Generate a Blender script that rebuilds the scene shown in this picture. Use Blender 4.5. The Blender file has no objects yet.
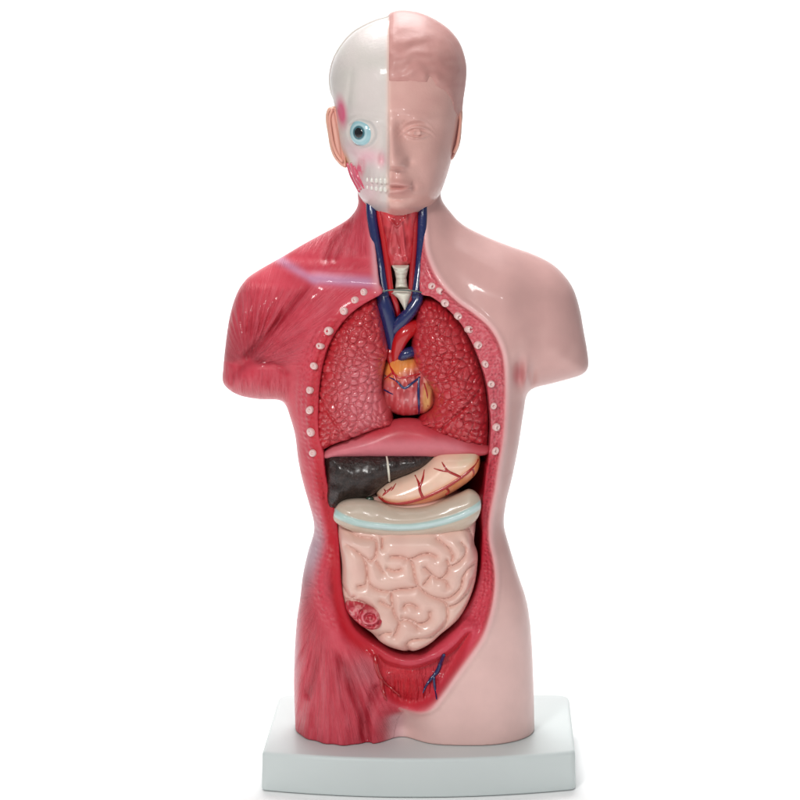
import bpy, math
import numpy as np
from mathutils import Vector

# ------------------------------------------------------------------ scale, camera, world, lights
S = 0.00036            # one drawing unit (about one photo pixel at the model) in metres: model ~28 cm tall
CD, CH = 2400.0, 759.0 # camera distance / height in drawing units
sc = bpy.context.scene
cam = bpy.data.cameras.new('camera'); camo = bpy.data.objects.new('camera', cam); sc.collection.objects.link(camo)
camo.location = (0, -CD*S, CH*S); camo.rotation_euler = (math.pi/2, 0, 0)
cam.sensor_width = 36; cam.lens = 36*CD/800; cam.shift_y = -0.5
cam.clip_start = 0.01; cam.clip_end = 50
sc.camera = camo
w = bpy.data.worlds.new('World'); sc.world = w; w.use_nodes = True
w.node_tree.nodes['Background'].inputs[0].default_value = (0.97, 0.98, 1, 1)
w.node_tree.nodes['Background'].inputs[1].default_value = 0.22
sc.view_settings.view_transform = 'Standard'; sc.view_settings.look = 'None'
sc.view_settings.exposure = 0; sc.view_settings.gamma = 1

def area(name, loc, target, size, power, col=(1, 1, 1), sy=None):
    l = bpy.data.lights.new(name, 'AREA'); l.size = size*S; l.energy = power; l.color = col
    if sy: l.shape = 'RECTANGLE'; l.size_y = sy*S
    o = bpy.data.objects.new(name, l); sc.collection.objects.link(o)
    o.location = Vector(loc)*S
    d = (Vector(target)-Vector(loc)); o.rotation_euler = d.to_track_quat('-Z', 'Y').to_euler()
    return o
area('key_softbox', (-700, -1900, 1500), (0, 0, 420), 340, 2.8, (1, .99, .97))
area('front_strip', (250, -1700, 1150), (0, 0, 450), 160, .5, (1, 1, 1))
area('top_softbox', (-60, 120, 2100), (-20, 60, 0), 1100, .85, (1, 1, 1))

area('backdrop_fill_left', (-700, 1300, 1500), (-500, 2400, 350), 900, 1.35).data.spread = math.radians(140)  # added pair of lights, out of view, brings the sweep up to white
area('backdrop_fill_right', (700, 1300, 1500), (500, 2400, 350), 900, 1.35).data.spread = math.radians(140)  # second of the added backdrop lights
area('ground_fill', (0, 750, 1600), (0, 520, 0), 900, 1.6).data.spread = math.radians(120)  # added overhead, out of view, so the ground around the base renders white
# ------------------------------------------------------------------ numeric helpers
def sm(a, b, x):
    t = np.clip((x-a)/(b-a), 0, 1); return t*t*(3-2*t)
def gs(x, s): return np.exp(-(x/s)**2)
def px(u, v, y=-75.):
    """photo pixel -> drawing units at nominal depth y"""
    k = CD/(CD+y); return ((u-400.)/k, CH-v/k)
def P(pts, y=-75.): return np.array([px(u, v, y) for u, v in pts], float)
def cr(pts, n=6, closed=True):
    """Catmull-Rom"""
    p = np.array(pts, float); m = len(p); out = []
    rng = range(m) if closed else range(m-1)
    for i in rng:
        if closed: a, b, c, d = p[(i-1) % m], p[i], p[(i+1) % m], p[(i+2) % m]
        else: a, b, c, d = p[max(i-1, 0)], p[i], p[i+1], p[min(i+2, m-1)]
        for j in range(n):
            t = j/n
            out.append(.5*((2*b)+(-a+c)*t+(2*a-5*b+4*c-d)*t*t+(-a+3*b-3*c+d)*t**3))
    if not closed: out.append(p[-1])
    return np.array(out)
def dline(poly, X, Z, closed=False):
    d = np.full(np.shape(X), 1e9); n = len(poly)
    for i in range(n if closed else n-1):
        a = poly[i]; b = poly[(i+1) % n]; e = b-a; L = e@e+1e-12
        t = np.clip(((X-a[0])*e[0]+(Z-a[1])*e[1])/L, 0, 1)
        d = np.minimum(d, (X-a[0]-t*e[0])**2+(Z-a[1]-t*e[1])**2)
    return np.sqrt(d)
def inside(poly, X, Z):
    r = np.zeros(np.shape(X), bool); n = len(poly)
    for i in range(n):
        a = poly[i]; b = poly[(i+1) % n]
        if a[1] == b[1]: continue
        c = ((a[1] > Z) != (b[1] > Z)) & (X < (b[0]-a[0])*(Z-a[1])/(b[1]-a[1])+a[0])
        r ^= c
    return r
def sd(poly, X, Z):
    """signed distance, positive inside"""
    d = dline(poly, X, Z, True); return np.where(inside(poly, X, Z), d, -d)
def blur(a, n):
    for ax in (0, 1):
        for _ in range(n):
            b = np.swapaxes(a, 0, ax); q = b.copy()
            q[1:-1] = .25*b[:-2]+.5*b[1:-1]+.25*b[2:]
            a = np.swapaxes(q, 0, ax)
    return a
_r = np.random.RandomState(4); TAB = _r.rand(256, 256)
def vn(x, y):
    xi = np.floor(x).astype(int); yi = np.floor(y).astype(int); fx = x-xi; fy = y-yi
    fx = fx*fx*(3-2*fx); fy = fy*fy*(3-2*fy)
    t = lambda i, j: TAB[i & 255, j & 255]
    return (t(xi, yi)*(1-fx)+t(xi+1, yi)*fx)*(1-fy)+(t(xi, yi+1)*(1-fx)+t(xi+1, yi+1)*fx)*fy
def vor(x, y, jit=.85):
    xi = np.floor(x).astype(int); yi = np.floor(y).astype(int)
    f1 = np.full(np.shape(x), 9.); f2 = f1.copy(); cid = np.zeros(np.shape(x))
    for i in (-1, 0, 1):
        for j in (-1, 0, 1):
            a = xi+i; b = yi+j
            cx = a+.5+jit*(TAB[a & 255, b & 255]-.5); cy = b+.5+jit*(TAB[(a+77) & 255, (b+31) & 255]-.5)
            d = np.hypot(x-cx, y-cy); n = d < f1
            f2 = np.where(n, f1, np.minimum(f2, d)); cid = np.where(n, TAB[(a+9) & 255, (b+141) & 255], cid); f1 = np.where(n, d, f1)
    return f1, f2, cid
def lin(c):
    c = np.array(c, float)/255.; return np.where(c <= .04045, c/12.92, ((c+.055)/1.055)**2.4)
def mixc(col, c, m):
    """blend painted colour c (sRGB 0-255) into col with mask m"""
    return col*(1-m[:, None])+lin(c)[None]*m[:, None]

def snet(F, org, h):
    """surface nets: F<0 inside -> verts, quads"""
    nx, ny, nz = F.shape
    ins = F < 0
    cnt = np.zeros((nx-1, ny-1, nz-1), np.int8)
    for i in (0, 1):
        for j in (0, 1):
            for k in (0, 1): cnt += ins[i:nx-1+i, j:ny-1+j, k:nz-1+k]
    act = np.argwhere((cnt > 0) & (cnt < 8))
    idx = np.full(cnt.shape, -1, np.int64); idx[act[:, 0], act[:, 1], act[:, 2]] = np.arange(len(act))
    acc = np.zeros((len(act), 3)); num = np.zeros(len(act))
    for ax in range(3):
        o = [a for a in range(3) if a != ax]
        for s1 in (0, 1):
            for s2 in (0, 1):
                b = act.copy(); b[:, o[0]] += s1; b[:, o[1]] += s2
                e = b.copy(); e[:, ax] += 1
                f0 = F[b[:, 0], b[:, 1], b[:, 2]]; f1 = F[e[:, 0], e[:, 1], e[:, 2]]
                m = (f0 < 0) != (f1 < 0)
                t = np.where(m, f0/np.where(m, f0-f1, 1), 0)
                p = b.astype(float); p[:, ax] += t
                acc += p*m[:, None]; num += m
    V = np.array(org)+h*(acc/num[:, None])
    Q = []
    for ax in range(3):
        o = [a for a in range(3) if a != ax]
        sl0 = [slice(1, -1)]*3; sl1 = [slice(1, -1)]*3
        sl0[ax] = slice(0, -1); sl1[ax] = slice(1, None)
        a0 = ins[tuple(sl0)]; a1 = ins[tuple(sl1)]
        c = np.argwhere(a0 != a1)
        if not len(c): continue
        base = c.copy(); base[:, o[0]] += 1; base[:, o[1]] += 1
        flip = a0[c[:, 0], c[:, 1], c[:, 2]]
        def at(d0, d1):
            b = base.copy(); b[:, o[0]] += d0; b[:, o[1]] += d1; return idx[b[:, 0], b[:, 1], b[:, 2]]
        q = np.stack([at(-1, -1), at(0, -1), at(0, 0), at(-1, 0)], 1)
        if ax == 1: q = q[:, ::-1]
        q = np.where(flip[:, None], q, q[:, ::-1])
        Q.append(q)
    return V, np.concatenate(Q)

# ------------------------------------------------------------------ object helpers
def mesh_obj(name, V, Q, mat, parent=None, cols=None, attrs=None, smooth=True):
    me = bpy.data.meshes.new(name); n = len(V); Q = np.asarray(Q)
    me.vertices.add(n); me.vertices.foreach_set('co', (np.asarray(V)*S).astype(np.float32).ravel())
    k = Q.shape[1]
    me.loops.add(Q.size); me.loops.foreach_set('vertex_index', Q.astype(np.int32).ravel())
    me.polygons.add(len(Q)); me.polygons.foreach_set('loop_start', np.arange(0, Q.size, k, dtype=np.int32))
    try: me.polygons.foreach_set('loop_total', np.full(len(Q), k, np.int32))
    except Exception: pass
    me.update(calc_edges=True); me.validate()
    me.polygons.foreach_set('use_smooth', np.full(len(me.polygons), smooth)); me.update()
    if cols is not None:
        a = me.attributes.new('paint', 'FLOAT_COLOR', 'POINT')
        c = np.ones((n, 4), np.float32); c[:, :3] = cols; a.data.foreach_set('color', c.ravel())
    for an, v in (attrs or {}).items():
        v = np.asarray(v, np.float32)
        if v.ndim == 1:
            a = me.attributes.new(an, 'FLOAT', 'POINT'); a.data.foreach_set('value', v)
        else:
            a = me.attributes.new(an, 'FLOAT_VECTOR', 'POINT'); a.data.foreach_set('vector', v.ravel())
    me.materials.append(mat)
    o = bpy.data.objects.new(name, me); sc.collection.objects.link(o)
    if parent: o.parent = parent
    return o
def tube(name, pts, rad, mat, parent, ns=10, sub=5, flat=1.0):
    """tube along 3-D points (x,y,z in drawing units) with radii; closed ends"""
    p = np.array(pts, float); r = np.array(rad, float)*np.ones(len(p))
    q = cr(np.column_stack([p, r]), sub, False); c = q[:, :3]; rr = np.maximum(q[:, 3], .05)
    T = np.gradient(c, axis=0); T /= np.linalg.norm(T, axis=1)[:, None]
    up = np.array([0, 1., 0]); A = np.cross(T, up); A /= np.linalg.norm(A, axis=1)[:, None]; B = np.cross(A, T)
    rings = []; ce = [c[0]-T[0]*rr[0]*.7] ; m = len(c)
    ext_c = np.vstack([c[0]-T[0]*rr[0]*.6, c, c[-1]+T[-1]*rr[-1]*.6]); ext_r = np.concatenate([[rr[0]*.65], rr, [rr[-1]*.65]])
    A = np.vstack([A[0], A, A[-1]]); B = np.vstack([B[0], B, B[-1]])
    th = np.linspace(0, 2*np.pi, ns, endpoint=False)
    V = (ext_c[:, None]+ext_r[:, None, None]*(np.cos(th)[None, :, None]*A[:, None]+flat*np.sin(th)[None, :, None]*B[:, None])).reshape(-1, 3)
    m = len(ext_c); Q = []
    for i in range(m-1):
        for j in range(ns):
            k = (j+1) % ns; Q.append((i*ns+j, i*ns+k, (i+1)*ns+k, (i+1)*ns+j))
    e0 = len(V); V = np.vstack([V, c[0]-T[0]*rr[0]*.85, c[-1]+T[-1]*rr[-1]*.85])
    F = list(Q)
    me = bpy.data.meshes.new(name)
    F += [(e0, (j+1) % ns, j) for j in range(ns)] + [(e0+1, (m-1)*ns+j, (m-1)*ns+(j+1) % ns) for j in range(ns)]
    me.from_pydata([tuple(v*S) for v in V], [], F)
    me.polygons.foreach_set('use_smooth', [True]*len(me.polygons)); me.materials.append(mat)
    o = bpy.data.objects.new(name, me); sc.collection.objects.link(o); o.parent = parent
    return o

# ------------------------------------------------------------------ materials
def mat(name, col=None, rough=.3, coat=.5, bumps=(), paint=False, var=.06, varscale=900, sss=0.0, spec=.5, coatr=.12):
    """glossy painted plastic; bumps = list of (kind, scale, strength, distance, source)"""
    m = bpy.data.materials.new(name); m.use_nodes = True; nt = m.node_tree; N = nt.nodes; L = nt.links
    b = N['Principled BSDF']; b.inputs['Roughness'].default_value = rough
    b.inputs['Coat Weight'].default_value = coat; b.inputs['Coat Roughness'].default_value = coatr
    b.inputs['Specular IOR Level'].default_value = spec
    if sss:
        b.inputs['Subsurface Weight'].default_value = sss; b.inputs['Subsurface Radius'].default_value = (1, .4, .25)
        b.inputs['Subsurface Scale'].default_value = 4*S
    tc = N.new('ShaderNodeTexCoord')
    if paint:
        a = N.new('ShaderNodeAttribute'); a.attribute_name = 'paint'; src = a.outputs['Color']
    else:
        a = N.new('ShaderNodeRGB'); a.outputs[0].default_value = (*lin(col), 1); src = a.outputs[0]
    nz = N.new('ShaderNodeTexNoise'); nz.inputs['Scale'].default_value = varscale*.1; nz.inputs['Detail'].default_value = 5
    L.new(tc.outputs['Object'], nz.inputs['Vector'])
    mr = N.new('ShaderNodeMapRange'); mr.inputs['From Min'].default_value = .3; mr.inputs['From Max'].default_value = .7
    mr.inputs['To Min'].default_value = 1-var; mr.inputs['To Max'].default_value = 1+var
    L.new(nz.outputs['Fac'], mr.inputs['Value'])
    vm = N.new('ShaderNodeVectorMath'); vm.operation = 'SCALE'
    L.new(src, vm.inputs[0]); L.new(mr.outputs[0], vm.inputs['Scale']); L.new(vm.outputs[0], b.inputs['Base Color'])
    prev = None
    for kind, scale, stren, dist, source in bumps:
        if kind == 'bead':
            t = N.new('ShaderNodeTexVoronoi'); t.feature = 'SMOOTH_F1'; t.inputs['Randomness'].default_value = .45; o = t.outputs['Distance']
        elif kind == 'noise':
            t = N.new('ShaderNodeTexNoise'); t.inputs['Detail'].default_value = 4; o = t.outputs['Fac']
        else:
            t = N.new('ShaderNodeTexVoronoi'); t.feature = 'SMOOTH_F1'; o = t.outputs['Distance']
        t.inputs['Scale'].default_value = scale
        if source == 'object': L.new(tc.outputs['Object'], t.inputs['Vector'])
        else:
            aa = N.new('ShaderNodeAttribute'); aa.attribute_name = source; L.new(aa.outputs['Vector'], t.inputs['Vector'])
        hgt = o
        if source == 'fibre':   # strength of the fibre relief is itself painted
            am = N.new('ShaderNodeAttribute'); am.attribute_name = 'fibre_amount'
            mu = N.new('ShaderNodeMath'); mu.operation = 'MULTIPLY'; L.new(o, mu.inputs[0]); L.new(am.outputs['Fac'], mu.inputs[1]); hgt = mu.outputs[0]
        if kind == 'bead':
            am = N.new('ShaderNodeAttribute'); am.attribute_name = 'grain'
            mu = N.new('ShaderNodeMath'); mu.operation = 'MULTIPLY'; L.new(o, mu.inputs[0]); L.new(am.outputs['Fac'], mu.inputs[1]); hgt = mu.outputs[0]
        bp = N.new('ShaderNodeBump'); bp.invert = kind == 'bead'; bp.inputs['Strength'].default_value = stren; bp.inputs['Distance'].default_value = dist*S
        L.new(hgt, bp.inputs['Height'])
        if prev: L.new(prev, bp.inputs['Normal'])
        prev = bp.outputs['Normal']
    if prev: L.new(prev, b.inputs['Normal'])
    return m
U = 1/S   # texture scale 1 cycle per drawing unit
M_shell = mat('painted_shell', paint='grain', rough=.38, coat=.25, coatr=.08, spec=.22, bumps=[('noise', 1.5, 1, 3.6, 'fibre'), ('bead', 1, 1, 3.2, 'bead'), ('noise', U*.05, .25, 1.0, 'object')], var=.05, varscale=U*.3)
M_head = mat('painted_head', paint=True, rough=.4, coat=.3, coatr=.08, spec=.3, bumps=[('noise', U*.3, .3, .8, 'object'), ('noise', U*.12, .2, 1.0, 'object')], var=.035, varscale=U*.3)
M_hair = mat('painted_hair', paint=True, rough=.45, coat=.1, spec=.3, bumps=[('noise', U*.12, .4, 1.5, 'object')], var=.05, varscale=U*.5)
M_lung = mat('painted_lung', paint=True, rough=.3, coat=.8, coatr=.08, bumps=[('noise', U*.22, .3, 1.0, 'object')], var=.07, varscale=U*1.2)
M_org = mat('painted_organ', paint=True, rough=.3, coat=.6, bumps=[('noise', U*.15, .3, 1.0, 'object')], var=.06, varscale=U*.6)
M_gut = mat('painted_intestine', paint=True, rough=.38, coat=.4, bumps=[('noise', U*.1, .25, 1.2, 'object')], var=.03, varscale=U*.4)
M_dia = mat('painted_diaphragm', paint=True, rough=.45, coat=.2, coatr=.25, spec=.3, bumps=[('noise', U*.2, .3, 1.0, 'object')], var=.06, varscale=U*.8)
M_liver = mat('painted_liver', paint=True, rough=.3, coat=.5, coatr=.2, spec=.3, bumps=[('noise', U*.42, .9, 1.6, 'object'), ('noise', U*.09, .3, 2, 'object')], var=.25, varscale=U*3)
M_red = mat('artery_paint', (190, 24, 30), rough=.25, coat=.7)
M_dred = mat('dark_artery_paint', (172, 20, 30), rough=.25, coat=.7, bumps=[('noise', U*.2, .3, 1, 'object')])
M_blue = mat('vein_paint', (26, 38, 92), rough=.25, coat=.7, bumps=[('noise', U*.25, .45, 1, 'object')])
M_white = mat('cream_paint', (226, 222, 206), rough=.3, coat=.5, bumps=[('noise', U*.3, .3, 1, 'object')])
M_bone = mat('bone_paint', (236, 200, 196), rough=.28, coat=.7, bumps=[('noise', U*.5, .5, 1, 'object')])
M_base = mat('base_plastic', (208, 216, 215), rough=.35, coat=.0, spec=.18, bumps=[('noise', U*.02, .08, 1, 'object')], var=.012, varscale=U*.1)
M_black = mat('pupil_paint', (8, 14, 20), rough=.08, coat=1)
M_eye = mat('eye_paint', paint=True, rough=.15, coat=1, var=.02)
M_green = mat('gall_paint', (30, 52, 36), rough=.25, coat=.8)
M_tooth = mat('tooth_paint', (226, 222, 214), rough=.25, coat=.6)
M_seam = mat('seam_plastic', (96, 104, 98), rough=.4, coat=.3)  # grey-green plastic of the edge where neck opening meets chest
M_back = mat('studio_white', (252, 252, 252), rough=.9, coat=0, spec=.0, var=.0)

# ------------------------------------------------------------------ backdrop sweep
prof = [(-2700, 0)]+[(1700+900*math.sin(a), 900-900*math.cos(a)) for a in np.linspace(0, math.pi/2, 16)]+[(2600, 3200)]
bv = [(x*S, y*S, (z-.6)*S) for y, z in prof for x in (-3600, 3600)]
bm_ = bpy.data.meshes.new('ground'); bm_.from_pydata(bv, [], [(2*i, 2*i+1, 2*i+3, 2*i+2) for i in range(len(prof)-1)])
bm_.polygons.foreach_set('use_smooth', [True]*len(bm_.polygons)); bm_.materials.append(M_back)
go = bpy.data.objects.new('ground', bm_); sc.collection.objects.link(go); go['kind'] = 'structure'

root = bpy.data.objects.new('anatomical_torso_model', None); sc.collection.objects.link(root)
root.location = (0, 0, 0); root.empty_display_size = .02
root['label'] = 'glossy anatomy torso with half-skinned head and open chest and belly on a pale base'
root['category'] = 'anatomical model'

# ------------------------------------------------------------------ base slab
def rounded(poly, rad, n=6):
    out = []; m = len(poly)
    for i in range(m):
        p = np.array(poly[i]); a = np.array(poly[i-1])-p; b = np.array(poly[(i+1) % m])-p
        r = rad[i]; a = p+a/np.linalg.norm(a)*r; b = p+b/np.linalg.norm(b)*r
        for t in np.linspace(0, 1, n): out.append((1-t)**2*a+2*t*(1-t)*p+t*t*b)
    return np.array(out)
fr = []
FL, FRt = (-133, -96), (169, -94)
for t in np.linspace(0, 1, 13):
    fr.append((FL[0]+(FRt[0]-FL[0])*t, FL[1]+(FRt[1]-FL[1])*t-22*(1-(2*t-1)**2)))
plan = fr+[(176, 96), (-126, 96)]
rad = [5]+[2]*11+[7]+[16, 16]
plan = rounded(plan, rad)
c0 = plan.mean(0)
Hb = 37.
def inset(pl, d):
    t = np.roll(pl, -1, 0)-np.roll(pl, 1, 0); t /= np.linalg.norm(t, axis=1)[:, None]+1e-9
    nrm = np.column_stack([t[:, 1], -t[:, 0]]); return pl-nrm*d
rings = []
for d, z in [(2.5, 0), (.6, .4), (0, 2), (.4, Hb-4), (.9, Hb-1.8), (1.9, Hb-.6), (3.2, Hb-.1), (5, Hb), (40, Hb)]:
    q = inset(plan, d) if d < 10 else c0+(plan-c0)*.6
    rings.append(np.column_stack([q, np.full(len(q), z)]))
V = np.vstack(rings); n = len(plan); F = []
for i in range(len(rings)-1):
    for j in range(n): F.append((i*n+j, i*n+(j+1) % n, (i+1)*n+(j+1) % n, (i+1)*n+j))
me = bpy.data.meshes.new('base'); me.from_pydata([tuple(v*S) for v in V], [], F+[tuple(range((len(rings)-1)*n, len(rings)*n)), tuple(range(n-1, -1, -1))])
for p in me.polygons: p.use_smooth = len(p.vertices) == 4
me.materials.append(M_base); bo = bpy.data.objects.new('base', me); sc.collection.objects.link(bo); bo.parent = root

# ------------------------------------------------------------------ torso shell
YC = -18.
sil = [(357, 150), (357, 190), (357.5, 206), (350, 218), (337, 227), (320, 236), (300, 247), (280, 259), (258, 271.5), (245, 281), (235.5, 296), (229, 318), (225, 344), (222.5, 370),
       (222.5, 383), (230, 391.5), (242, 397), (260, 400), (278, 400.5), (285, 405), (290, 418), (295, 436), (298, 460), (303, 482), (309, 503), (313.5, 520), (313.5, 533), (308, 551),
       (303, 574), (300, 598), (297, 618), (295, 645), (294, 680), (295, 712), (296, 745), (300, 790), (400, 790), (532, 790), (534, 745), (534, 710), (532.5, 660), (530, 622), (526, 598),
       (518, 574), (510, 548), (505, 530), (504, 518), (506.5, 500), (511, 482), (516, 460), (520, 438), (524, 412), (527, 396), (534, 389), (550, 385), (569, 380), (583, 375), (589, 367),
       (588, 352), (585, 335), (580, 308), (572, 286), (556, 267.5), (535, 256), (510, 247), (485, 237), (463, 225.5), (450, 212), (442, 200), (441, 186), (441, 150)]
SIL = cr(P(sil, YC), 4)
outE = [(425, 205), (426, 236), (429, 257), (440, 280), (457, 299), (475, 312), (490, 325), (500, 341), (506, 362), (508, 400), (506, 440), (501, 470), (498, 492), (495, 507), (492, 526), (492, 545),
        (496, 564), (497.5, 584), (494, 608), (485, 635), (472, 655), (457, 675), (445, 692), (435, 705), (424, 711), (410, 712.5), (396, 708), (384, 699), (379, 686), (375, 664)]
CAVt = [(382, 293), (368, 301), (352, 312), (339, 326), (328, 345), (321, 368), (317.5, 395), (316.5, 425), (318, 442), (322, 458), (323, 480), (330, 510), (334, 530), (337, 560), (339, 590), (343, 610), (351, 630), (364, 643), (377, 651), (392, 658.5), (408, 662), (424, 660), (436, 653), (448, 644), (459, 633), (469, 618), (478, 600), (484, 575), (486, 545), (485, 515), (488, 485), (491, 456), (493, 430), (491, 405), (487.5, 382),
        (481, 362), (472, 341), (461, 323), (447, 308), (432, 297), (421, 293), (421, 270), (424, 240), (425, 214), (425, 190), (369, 190), (369, 210), (373, 240), (376, 262), (379, 285)]
CAV = cr(P(CAVt), 4)
OUTE = cr(P(outE), 4, False)
REGB = cr(P([(425, 190)]+outE+[(372, 650)]), 3, False)   # polyline of border between skin and dissected side
bx, bz = REGB[:, 0], REGB[:, 1]
# closed region "dissected front": left of border
DIS = np.vstack([P([(150, 100), (425, 100)]), OUTE[:int(26*4)], P([(404, 713), (398, 722), (394, 740), (390, 800), (150, 800)])])
PEL = cr(P([(375, 658), (377, 674), (381, 689), (389, 702), (402, 710), (418, 711), (432, 705), (444, 692), (455, 676), (466, 656), (474, 634), (466, 632), (452, 646), (434, 658), (410, 664), (388, 660), (378, 654)]), 4)
RIM_L = cr(P([(372, 300), (352, 306), (338, 318), (324, 338), (314, 362), (309, 390), (308, 420), (311, 450), (318, 480), (321, 510), (322, 530), (321, 560), (319, 585), (322, 605), (330, 622), (344, 643)]), 4, False)
muscle = dict(
    gr1=P([(311, 279), (300, 297), (283, 318), (262, 342), (246, 360)]),       # deltoid / pectoral groove
    gr2=P([(238, 372), (248, 366), (262, 364), (276, 367), (286, 374)]),        # biceps top
    gr3=P([(229, 388), (232, 380), (239, 371)]),
    gr4=P([(345, 232), (333, 246), (326, 262)]),                               # trapezius
    gr5=P([(352, 215), (345, 240), (334, 262)]),
    th1=P([(333, 642), (342, 665), (352, 690), (360, 712), (367, 742)]),
    th2=P([(318, 640), (316, 665), (312, 688), (307, 700)]),
    th3=P([(376, 690), (366, 718), (362, 742)]),
    th4=P([(318, 655), (312, 700), (318, 742)]),
    rect=P([(345, 640), (360, 655), (372, 672), (380, 690)]))
muscle = {k: cr(v, 4, False) for k, v in muscle.items()}

def torso2d(X, Z):
    """all 2-D fields of the shell at (X,Z); uv are photo-ish coordinates on the front surface"""
    k = CD/(CD-75); u = X*k+400; v = (CH-Z)*k
    f = {}
    f['u'], f['v'] = u, v
    ds = sd(SIL, X, Z); f['ds'] = ds
    f['cav'] = sd(CAV, X, Z)
    rel = np.zeros_like(X)
    dark = np.zeros_like(X)
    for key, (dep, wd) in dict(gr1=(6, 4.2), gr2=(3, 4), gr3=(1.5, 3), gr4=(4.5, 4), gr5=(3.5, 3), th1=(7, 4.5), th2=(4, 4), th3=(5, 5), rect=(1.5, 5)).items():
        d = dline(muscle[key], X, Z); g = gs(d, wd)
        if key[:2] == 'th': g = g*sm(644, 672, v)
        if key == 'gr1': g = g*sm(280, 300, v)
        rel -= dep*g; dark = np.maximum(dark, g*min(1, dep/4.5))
    e = lambda cu, cv, ru, rv, a=0: np.exp(-(((u-cu)*math.cos(a)+(v-cv)*math.sin(a))/ru)**2-((-(u-cu)*math.sin(a)+(v-cv)*math.cos(a))/rv)**2)
    rel += 7*e(262, 325, 32, 42)+5*e(262, 386, 22, 14)+5*e(312, 330, 22, 40, .5)+4*e(338, 262, 16, 8, -.2)
    rel += 3*e(335, 700, 16, 60)+3*e(375, 722, 14, 26)-3*e(292, 395, 8, 24)
    rel += 4.0*e(335, 281, 42, 6, .06)*sm(255, 310, u)                            # clavicle
    rel += 6*e(505, 320, 40, 46)+5*e(548, 330, 32, 46)-8*e(519.5, 377, 5, 15)-5*e(534, 383, 4, 11)+4.5*e(527, 379, 3.4, 13)
    rel += 2.5*e(480, 262, 40, 9, .45)-3*e(460, 283, 34, 10, .7)-3*e(452, 235, 9, 22, -.3)
    rel += 5*e(470, 700, 42, 40)+3*e(515, 620, 14, 60)
    # leg split at the bottom
    rel -= 20*gs(u-402, 24)*sm(706, 738, v)+6*gs(u-402, 13)*sm(690, 715, v)
    # section rim: right side band sinks from skin edge to cavity
    dE = dline(OUTE, X, Z); dis = inside(DIS, X, Z)
    f['dE'] = dE; f['dis'] = dis
    band = dis & (u > 412); bw = sm(410, 434, u)*dis
    lowb = sm(500, 560, v)
    dp = sd(PEL, X, Z); f['dp'] = dp
    rel += 2.2*gs(dE-1, 3)*sm(405, 425, u)
    rel -= (3.5*sm(0, 8, dE)+(9*sm(0, 16, dE)+5*sm(8, 30, dE))*lowb*sm(-2, -12, dp))*bw
    rel -= 12*sm(0, 9, dp)*(1-.35*e(410, 690, 26, 16))
    rel += 1.6*gs(v-(676+.004*(u-408)**2), 3)*sm(4, 10, dp)
    # left rim bulge between side and cavity, sloping wall lower down
    dL = dline(RIM_L, X, Z); f['dL'] = dL
    rel += 2.5*gs(dL, 5)
    rin = np.where((f['cav'] > -18) & (u < 400) & (v > 440), np.clip(18+f['cav'], 0, 18), 0)
    rel -= 6*sm(6, 18, rin)*sm(440, 500, v)*sm(398, 366, u)
    # fibre field
    fan = lambda cu, cv, ang0: (np.arctan2(v-cv, u-cu), np.hypot(u-cu, v-cv))
    a1, r1 = fan(246, 372, 0); a2, r2 = fan(240, 385, 0)
    a3, r3 = fan(325, 590, 0); a4, r4 = fan(385, 640, 0); a5, r5 = fan(362, 180, 0)
    side = sm(-4, 4, (u-246)*(279-362)-(v-362)*(311-246))   # unused sign guard
    F1 = a1*45; F2 = r1*.03
    up = v < 262; bic = (v > 370) & (u < 292) & (v < 420)
    leg = v > 560
    F1 = np.where(up, a5*42, np.where(leg, a3*58, F1)); F2 = np.where(up, r5*.05, np.where(leg, r3*.03, F2))
    pelv = dp > 1.5
    F1 = np.where(bic, u*.55, F1); F2 = np.where(bic, v*.04, F2)
    F1 = np.where(pelv, u*.36, F1); F2 = np.where(pelv, v*.05, F2)
    f['fib'] = np.stack([F1, F2, np.zeros_like(F1)], -1)
    f['pelv'] = pelv
    cut = 1-gs(v-262, 4)-gs(v-560, 8); cut = cut*np.where(u < 296, 1-gs(v-370, 3), 1)*(1-gs(u-292, 5)*sm(362, 370, v)*sm(426, 418, v))*sm(5, 16, r1)
    amt = np.where(dis, .55, 0.)*cut*(1-gs(dL, 14))*sm(-3, -10, f['cav'])
    amt = np.where(u > 420, 0, amt); amt = amt*sm(-1, -5, dp); amt = np.where(pelv, sm(4, 11, dp), amt)
    amt *= 1-.75*(sm(268, 274, v)*(1-sm(286, 294, v)))
    amt = np.where((v > 410) & (v < 560), amt*.35, amt)
    f['fa'] = amt
    # stronger ridges: deltoid tips & biceps & pectoral slips
    s = (u-226)
    rel += .9*dis*np.sin(a1*46+3*vn(a1*6, r1*.05))*e(258, 324, 34, 18, -.25)*3.2
    rel += 1.1*dis*np.sin(u*.95+2*vn(u*.1, v*.05))*e(252, 386, 24, 8)
    rel += 1.5*dis*np.sin(a3*52+3*vn(a3*8, r3*.03))*sm(640, 670, v)*(u < 372)
    rel += 1.2*np.sin(u*1.0+1.5*vn(u*.1, v*.07))*sm(3, 8, dp)*sm(678, 684, v)
    # beaded texture of cut muscle layers along the rim
    gr = np.maximum(gs(dL, 9)*sm(298, 330, v)*(1-sm(610, 640, v)), np.where(band, sm(2, 5, dE), 0)*(1-.5*sm(600, 640, v)))
    gr = gr*sm(2, -8, dp); gr *= sm(4, -2, f['cav']); f['grain'] = gr
    row = np.sin(dL*1.25)*gs(dL-6, 9)*sm(320, 335, v)*(1-sm(400, 440, v))*(u < 330)
    rel += 1.5*row*(.55+.6*np.sin(v*2*math.pi/5.6+dL*.7))
    f['rel'] = rel; f['dark'] = dark*dis
    # half depth, centre, rounding radius
    ax = np.abs(u-407)
    D = 38+20*sm(225, 300, v)-7*sm(430, 520, v)+5*sm(540, 640, v)
    D = D-13*sm(95, 140, ax)*(v < 480)
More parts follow.
